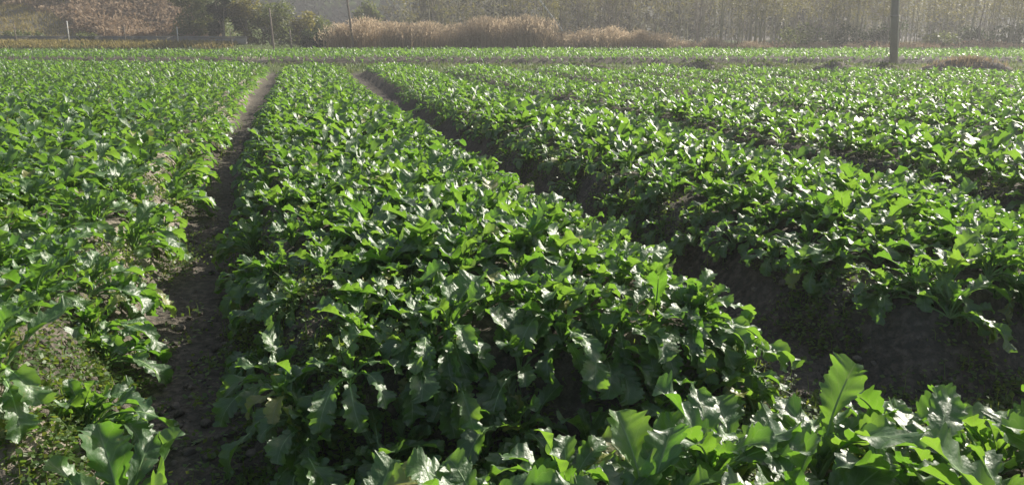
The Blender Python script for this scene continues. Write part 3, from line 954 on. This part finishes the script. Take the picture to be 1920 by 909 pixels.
def bare_tree(seed, h):
    r = random.Random(seed)
    parts = []
    trunkp = [(0, 0, -0.1)]
    x = y = 0
    for k in range(1, 9):
        x += r.uniform(-.12, .12); y += r.uniform(-.1, .1)
        trunkp.append((x, y, h * k / 8))
    V, F = tube_data(trunkp, [0.055 * (1 - 0.8 * k / 8) for k in range(9)], 6)
    tr = mesh_from("trunk", V, F, [M_BARK])
    def branch(p, d, ln, rad, depth):
        p2 = p + d * ln * 0.5 + np.array([r.uniform(-.06, .06) for _ in range(3)]) * ln
        p3 = p2 + (d + np.array([0, 0, .12])) * ln * 0.5
        Vb, Fb = tube_data([p, p2, p3], [rad, rad * .75, rad * .4], 4 if depth == 0 else 3, False)
        parts.append((Vb, Fb, np.full(len(Vb), r.random())))
        if depth < 2:
            for _ in range(r.randint(3, 4)):
                nd = d + np.array([r.uniform(-.8, .8), r.uniform(-.8, .8), r.uniform(-.15, .6)]); nd /= np.linalg.norm(nd)
                branch(p + (p3 - p) * r.uniform(.35, 1), nd, ln * r.uniform(.45, .7), rad * .55, depth + 1)
    for k in range(9):
        t = r.uniform(0.08, 0.95); i = int(t * 8); p = np.array(trunkp[i]) * (1 - (t * 8 - i)) + np.array(trunkp[i + 1]) * (t * 8 - i)
        an = r.uniform(0, 2 * pi); d = np.array([cos(an), sin(an), r.uniform(.4, 1.3)]); d /= np.linalg.norm(d)
        branch(p, d, h * r.uniform(.16, .3), .026, 0)
    V2, F2, r2 = merge(parts)
    return tr, mesh_from("limbs", V2, F2, [M_BARK], attrs={"rnd": r2})
BARE = [bare_tree(300 + i, random.uniform(4.5, 7)) for i in range(4)]

def place(name, names, meshes, x, y, rz, s, label, cat, group, tilt=0.0):
    e = empty(name, x, y, gz(x, y) - 0.08, rz)
    e.scale = (s, s, s); e.rotation_euler[1] = tilt
    tag(e, label, cat, group)
    for nm, me in zip(names, meshes):
        o = obj(nm, me, e)
        if nm in ('twigs', 'limbs', 'crown'): o['kind'] = 'stuff'
    return e

BN = ("culm", "twigs", "crown")
cnt = 0
while cnt < 270:
    px = random.uniform(745, 2080)
    yy = 50.8 + random.random() ** 1.5 * 15
    dens = 0.45 if px < 1000 else (0.62 if px < 1300 else 1.0)
    if random.random() > dens: continue
    x = (px - 960) / FPX * yy * 1.02
    hi = px > 1420
    k = random.choice([1, 3, 4, 0]) if hi else random.choice([0, 2, 4, 5, 1])
    s = random.uniform(0.75, 1.12)
    if yy < 55:
        lab, grp = (("bare-stemmed bamboo with olive leaves at the shady grove edge behind the pole", "bamboo at the shady grove edge") if hi else
                    ("slender hazy bamboo stem with sparse leaves rising behind the reeds", "bamboo stems behind the reeds"))
    else:
        lab, grp = (("bamboo deep inside the dark grove behind the utility pole", "bamboo deep in the dark grove") if hi else
                    ("bamboo deep in the pale misty thicket behind the reeds", "bamboo deep in the misty thicket"))
    place("bamboo", BN, BAMBOO[k], x, yy, random.uniform(0, 6.28), s, lab, "bamboo", grp, random.gauss(0, 0.035))
    cnt += 1
for i in range(34):
    px = random.choice([random.uniform(990, 1330), random.uniform(880, 1900)])
    yy = 50.6 + random.random() * 5
    x = (px - 960) / FPX * yy * 1.02
    place("bare_tree", ("trunk", "limbs"), BARE[i % 4], x, yy, random.uniform(0, 6.28), random.uniform(.6, 1.0),
          "leafless grey sapling with thin twigs among the bamboo stems", "tree", "leafless saplings among the bamboo", random.gauss(0, .06))

def wood_mass():
    """the wood behind, too deep to tell the trees apart"""
    parts_l, parts_t = [], []
    g = np.random.default_rng(77)
    n = 470
    for k in range(n):
        yy = 72 + 56 * g.uniform() ** 1.3
        lo = -0.75 if yy > 62 else -0.13
        u_ = g.uniform(-0.78, 0.80)
        if u_ < -0.12 and yy < 92: continue
        if -0.34 < u_ < -0.145: continue
        if -0.26 < u_ < -0.13 and g.uniform() < 0.5: continue
        x = u_ * yy; z = gz(x, yy); h = g.uniform(5, 9) * (0.5 if -0.27 < u_ < -0.12 else 1)
        Vt, Ft = tube_data([(x, yy, z - .2), (x + g.normal(0, .2), yy, z + h * .9)], [.07, .03], 4, False)
        parts_t.append((Vt, Ft, np.full(len(Vt), g.uniform())))
        m = 120
        cz = g.uniform(0.08, 1.0, m)
        P = np.stack([x + g.normal(0, .75, m), yy + g.normal(0, .75, m), z + h * cz], 1)
        V, F, r_ = rand_quads(P, 0.7, 0.28, 0.2, k)
        parts_l.append((V, [F], np.clip(r_ * .6 + g.uniform(0, .4), 0, 1)))
    V, F, r_ = merge(parts_t)
    root = obj("woods", mesh_from("woods", V, F, [M_BARK], attrs={"rnd": r_}))
    tag(root, "mass of distant misty trees rising behind the bamboo", "woods", kind="stuff")
    V, F, r_ = merge(parts_l)
    o = obj("foliage", mesh_from("foliage", V, F, [M_WOOD], attrs={"rnd": r_}, smooth=False), root); o["kind"] = "stuff"
wood_mass()

def hill_forest():
    g = np.random.default_rng(78)
    n = 4200
    Y = 132 + g.uniform(0, 1, n) ** 1.3 * 260; X = np.where(g.uniform(0, 1, n) < .6, g.uniform(-0.42, 0.05, n), g.uniform(-0.8, 0.8, n)) * Y
    Z = hill_z(X, Y)
    m = 14
    s = g.uniform(1.6, 3.2, n)
    off = g.normal(0, 1, (n, m, 3)); off /= np.linalg.norm(off, axis=2, keepdims=True); off *= g.uniform(.6, 1, (n, m, 1))
    P = (np.stack([X, Y, Z + s * 1.2], 1)[:, None] + off * s[:, None, None] * np.array([1, 1, 1.5])).reshape(-1, 3)
    V, F, r_ = rand_quads(P, 2.0, 1.5, 0.3, 79)
    tag(obj("forest", mesh_from("forest", V, F, [M_EVERGREEN], attrs={"rnd": np.repeat(np.repeat(g.uniform(0, 1, n), m), 4)}, smooth=False)),
        "blue hazy forest covering the distant mountain slope", "forest", kind="stuff")
hill_forest()

# ------------------------------------------------------------------ shrubs, evergreen, bracken, undergrowth
def bush(name, x, y, rx, rz_, n, mat, label, cat, group=None, seed=0, leaf=(0.22, 0.11), trunk=True, lift=0.0):
    g = np.random.default_rng(seed); r = random.Random(seed)
    e = empty(name, x, y, gz(x, y) - 0.05)
    tag(e, label, cat, group)
    cl = [(r.uniform(-.65, .65) * rx, r.uniform(-.5, .5) * rx, lift + r.uniform(.12, .88) * rz_, r.uniform(.25, .48) * min(rx, rz_)) for _ in range(13)]
    P = []
    for (cx, cy, cz, s) in cl:
        m = n // 13
        o = g.normal(0, 1, (m, 3)); o /= np.linalg.norm(o, axis=1, keepdims=True); o *= (g.uniform(.35, 1, (m, 1)) ** .6) * s
        P.append(o + np.array([cx, cy, cz]))
    P = np.concatenate(P); P = P[P[:, 2] > 0.02]
    V, F, r_ = rand_quads(P, leaf[0], leaf[1], .3, seed + 1)
    obj("crown", mesh_from("crown", V, F, [mat], attrs={"rnd": r_}, smooth=False), e)
    parts = []
    for (cx, cy, cz, s) in cl[:7]:
        Vb, Fb = tube_data([(0, 0, -.05), (cx * .4, cy * .4, cz * .55), (cx, cy, cz)], [.035 + .03 * (rz_ > 3), .028, .008], 5, False)
        parts.append((Vb, Fb, np.full(len(Vb), .5)))
    V, F, r_ = merge(parts)
    obj("trunk", mesh_from("trunk", V, F, [M_BARK], attrs={"rnd": r_}), e)
def wx(px, yy): return (px - 960) / FPX * yy * 1.02
bush("evergreen_tree", wx(447, 52.5), 52.5, 1.35, 6.2, 5200, M_EVERGREEN, "tall dark evergreen tree at the corner of the bracken slope", "tree", seed=1, leaf=(.26, .15))
SH = [(395, 54.5, 1.6, 3.4, M_SHRUB), (490, 53.0, 1.5, 2.7, M_BAMBOO), (530, 53.5, 1.7, 2.6, M_SHRUB), (570, 54.5, 1.7, 2.4, M_BAMBOO), (610, 55.5, 1.5, 1.9, M_SHRUB)]
SL = ["grey-green shrub on the bank between bracken and the dark evergreen", "yellowish leafy shrub right beside the dark evergreen tree",
      "broad olive shrub behind the bare wooden post", "yellow-green shrub behind the short grey post", "hazy low shrub beside the gap to the mountain"]
for i, (px, yy, rx, h, m) in enumerate(SH):
    bush("shrub", wx(px, yy), yy, rx, h, 3600, m, SL[i], "shrub", "shrubs beside the evergreen", 20 + i, leaf=(.20, .09))
bush("shrub", wx(613, 49.5), 49.5, 0.95, 1.15, 2000, M_EVERGREEN, "small dark green shrub at the end of the reed row", "shrub", "dark shrubs at the reed row", 31)
bush("shrub", wx(645, 50.0), 50.0, 0.6, 1.5, 1200, M_EVERGREEN, "dark upright shrub tucked behind the first reed clump", "shrub", "dark shrubs at the reed row", 32)
bush("tree", wx(705, 66), 66, 1.3, 3.4, 2400, M_SHRUB, "round hazy tree standing alone before the blue mountain", "tree", None, 33, leaf=(.3, .14))
for i, px in enumerate([1720, 1790, 1860, 1935, 1560, 1640, 1475]):
    bush("shrub", wx(px, 51.6), 51.6 + (i % 3) * .6, 1.5, random.uniform(0.9, 1.6), 1000, M_EVERGREEN if i % 3 else M_SHRUB,
         "dark undergrowth bush at the foot of the shady bamboo grove", "bush", "bushes at the grove foot", 50 + i)

def undergrowth():
    g = np.random.default_rng(99)
    # dry grass and bramble at the foot of the grove
    n = 15000
    px = g.uniform(1010, 2050, n); Y = g.uniform(48.2, 56, n); X = (px - 960) / FPX * Y * 1.02
    V, Q, T, r_ = blades(np.stack([X, Y, ground_z(X, Y) - .03], 1), 0.5 * (.35 + vnoise(X * .5, Y * .5, 7)), 0.035, .8, 12)
    tag(obj("dry_grass", mesh_from("dry_grass", V, [Q, T], [M_DRY], attrs={"rnd": r_}, smooth=False)),
        "dry straw and bramble litter along the foot of the bamboo grove", "dry grass", kind="stuff")
    n = 9000
    px = g.uniform(1250, 2050, n); Y = g.uniform(48.6, 53, n); X = (px - 960) / FPX * Y * 1.02
    hh = .6 * vnoise(X * .8, Y * .8, 17)
    V, F, r_ = rand_quads(np.stack([X, Y, ground_z(X, Y) + hh * g.uniform(0, 1, n)], 1), .22, .08, .2, 14)
    tag(obj("bramble_litter", mesh_from("bramble_litter", V, F, [M_BRACKEN], attrs={"rnd": r_}, smooth=False)),
        "reddish brown bramble leaves before the shady grove", "brambles", kind="stuff")
    # bracken on the bank
    n = 34000
    px = np.where(g.uniform(0, 1, n) < .8, g.uniform(185, 440, n), g.uniform(40, 185, n)); Y = g.uniform(53, 76, n); X = (px - 960) / FPX * Y * 1.02
    f = (px - 185) / 255
    k = (Y > 52.6 + np.maximum(0, .30 - f + .25 * (vnoise(X * .5, Y * .5, 29) - .5)) * 15 + 2.0 * vnoise(X * .4, Y * .4, 19)) & (Y < 76 - np.maximum(f, 0) * 12)
    X, Y = X[k], Y[k]
    hh = 1.0 * vnoise(X * .55, Y * .55, 18) ** 1.2
    V, F, r_ = rand_quads(np.stack([X, Y, ground_z(X, Y) + .05 + hh * g.uniform(.2, 1, len(X))], 1), .34, .13, .2, 15)
    tag(obj("bracken", mesh_from("bracken", V, F, [M_BRACKEN], attrs={"rnd": r_}, smooth=False)),
        "reddish brown dead bracken covering the steep bank", "bracken", kind="stuff")
    # grass on the yellow slope
    n = 26000
    Y = g.uniform(50.5, 74, n); px = g.uniform(-90, 330, n); X = (px - 960) / FPX * Y * 1.02
    m = 5000
    px2 = g.uniform(-60, 480, m); Y2 = 49.0 + g.uniform(0, 1, m) * 2.4; X2 = (px2 - 960) / FPX * Y2 * 1.02
    k2 = vnoise(X2 * .5, Y2 * .5, 39) > .35
    X = np.concatenate([X, X2[k2]]); Y = np.concatenate([Y, Y2[k2]])
    V, Q, T, r_ = blades(np.stack([X, Y, ground_z(X, Y) - .03], 1), .30, .05, .9, 16)
    tag(obj("slope_grass", mesh_from("slope_grass", V, [Q, T], [M_SLOPE], attrs={"rnd": r_}, smooth=False)),
        "yellowing grass on the open slope above the low wall", "grass", kind="stuff")
undergrowth()
for i, (px, yy, h) in enumerate([(-25, 69, 2.6), (25, 70, 3.2), (70, 68.5, 2.4), (115, 68, 3.0), (160, 66.5, 2.6), (205, 65.5, 2.8), (300, 68, 3.2), (345, 66, 2.6)]):
    bush("thicket_tree", wx(px, yy), yy, 1.3, h, 1500, M_WOOD, "dark scrubby tree in the row along the top of the bank", "tree", "scrubby trees along the top of the bank", 80 + i, leaf=(.24, .1))
bush("shrub", wx(428, 55.2), 55.2, 2.3, 3.6, 4600, M_SHRUB, "olive shrub showing behind the trunk of the dark evergreen", "shrub", None, 95, leaf=(.2, .09))
bush("shrub", wx(80, 55), 55, 2.2, .75, 1800, M_SHRUB, "long low brownish shrub on the yellow slope above the wall", "shrub", None, 61, leaf=(.18, .08))
bush("shrub", wx(205, 52), 52.0, .8, .55, 900, M_SHRUB, "little dark bush leaning over the low concrete wall", "shrub", None, 62, leaf=(.16, .08))
for i in range(38):
    px = random.uniform(60, 400); yy = 67 + random.random() * 8 + max(0, px - 200) * .03
    x = wx(px, yy)
    if i % 3 == 0:
        place("bare_tree", ("trunk", "limbs"), BARE[i % 4], x, yy, random.uniform(0, 6), random.uniform(.5, .7),
              "leafless trunk standing at the top of the bracken bank", "tree", "leafless trees above the bank")
    else:
        place("bamboo", BN, BAMBOO[random.choice([0, 4, 5])], x, yy, random.uniform(0, 6), random.uniform(.5, .68),
              "bamboo standing at the top of the yellow slope and bracken bank", "bamboo", "bamboo above the bank")

# ------------------------------------------------------------------ haze
def build_haze():
    x0, x1, y0, y1, z0, z1 = -440, 440, -40, 420, -3, 62
    V = np.array([(x, y, z) for z in (z0, z1) for (x, y) in ((x0, y0), (x1, y0), (x1, y1), (x0, y1))], float)
    F = np.array([(3, 2, 1, 0), (4, 5, 6, 7), (0, 1, 5, 4), (1, 2, 6, 5), (2, 3, 7, 6), (3, 0, 4, 7)])
    m, nt, out = new_mat("haze")
    v = nt.nodes.new("ShaderNodeVolumePrincipled")
    v.inputs["Color"].default_value = (0.90, 0.91, 0.94, 1)
    v.inputs["Density"].default_value = 0.0021
    v.inputs["Anisotropy"].default_value = 0.35
    nt.links.new(v.outputs[0], out.inputs["Volume"])
    tag(obj("haze", mesh_from("haze", V, F, [m], smooth=False)), "thin pale blue haze filling the air over the valley", "haze", kind="stuff")
build_haze()
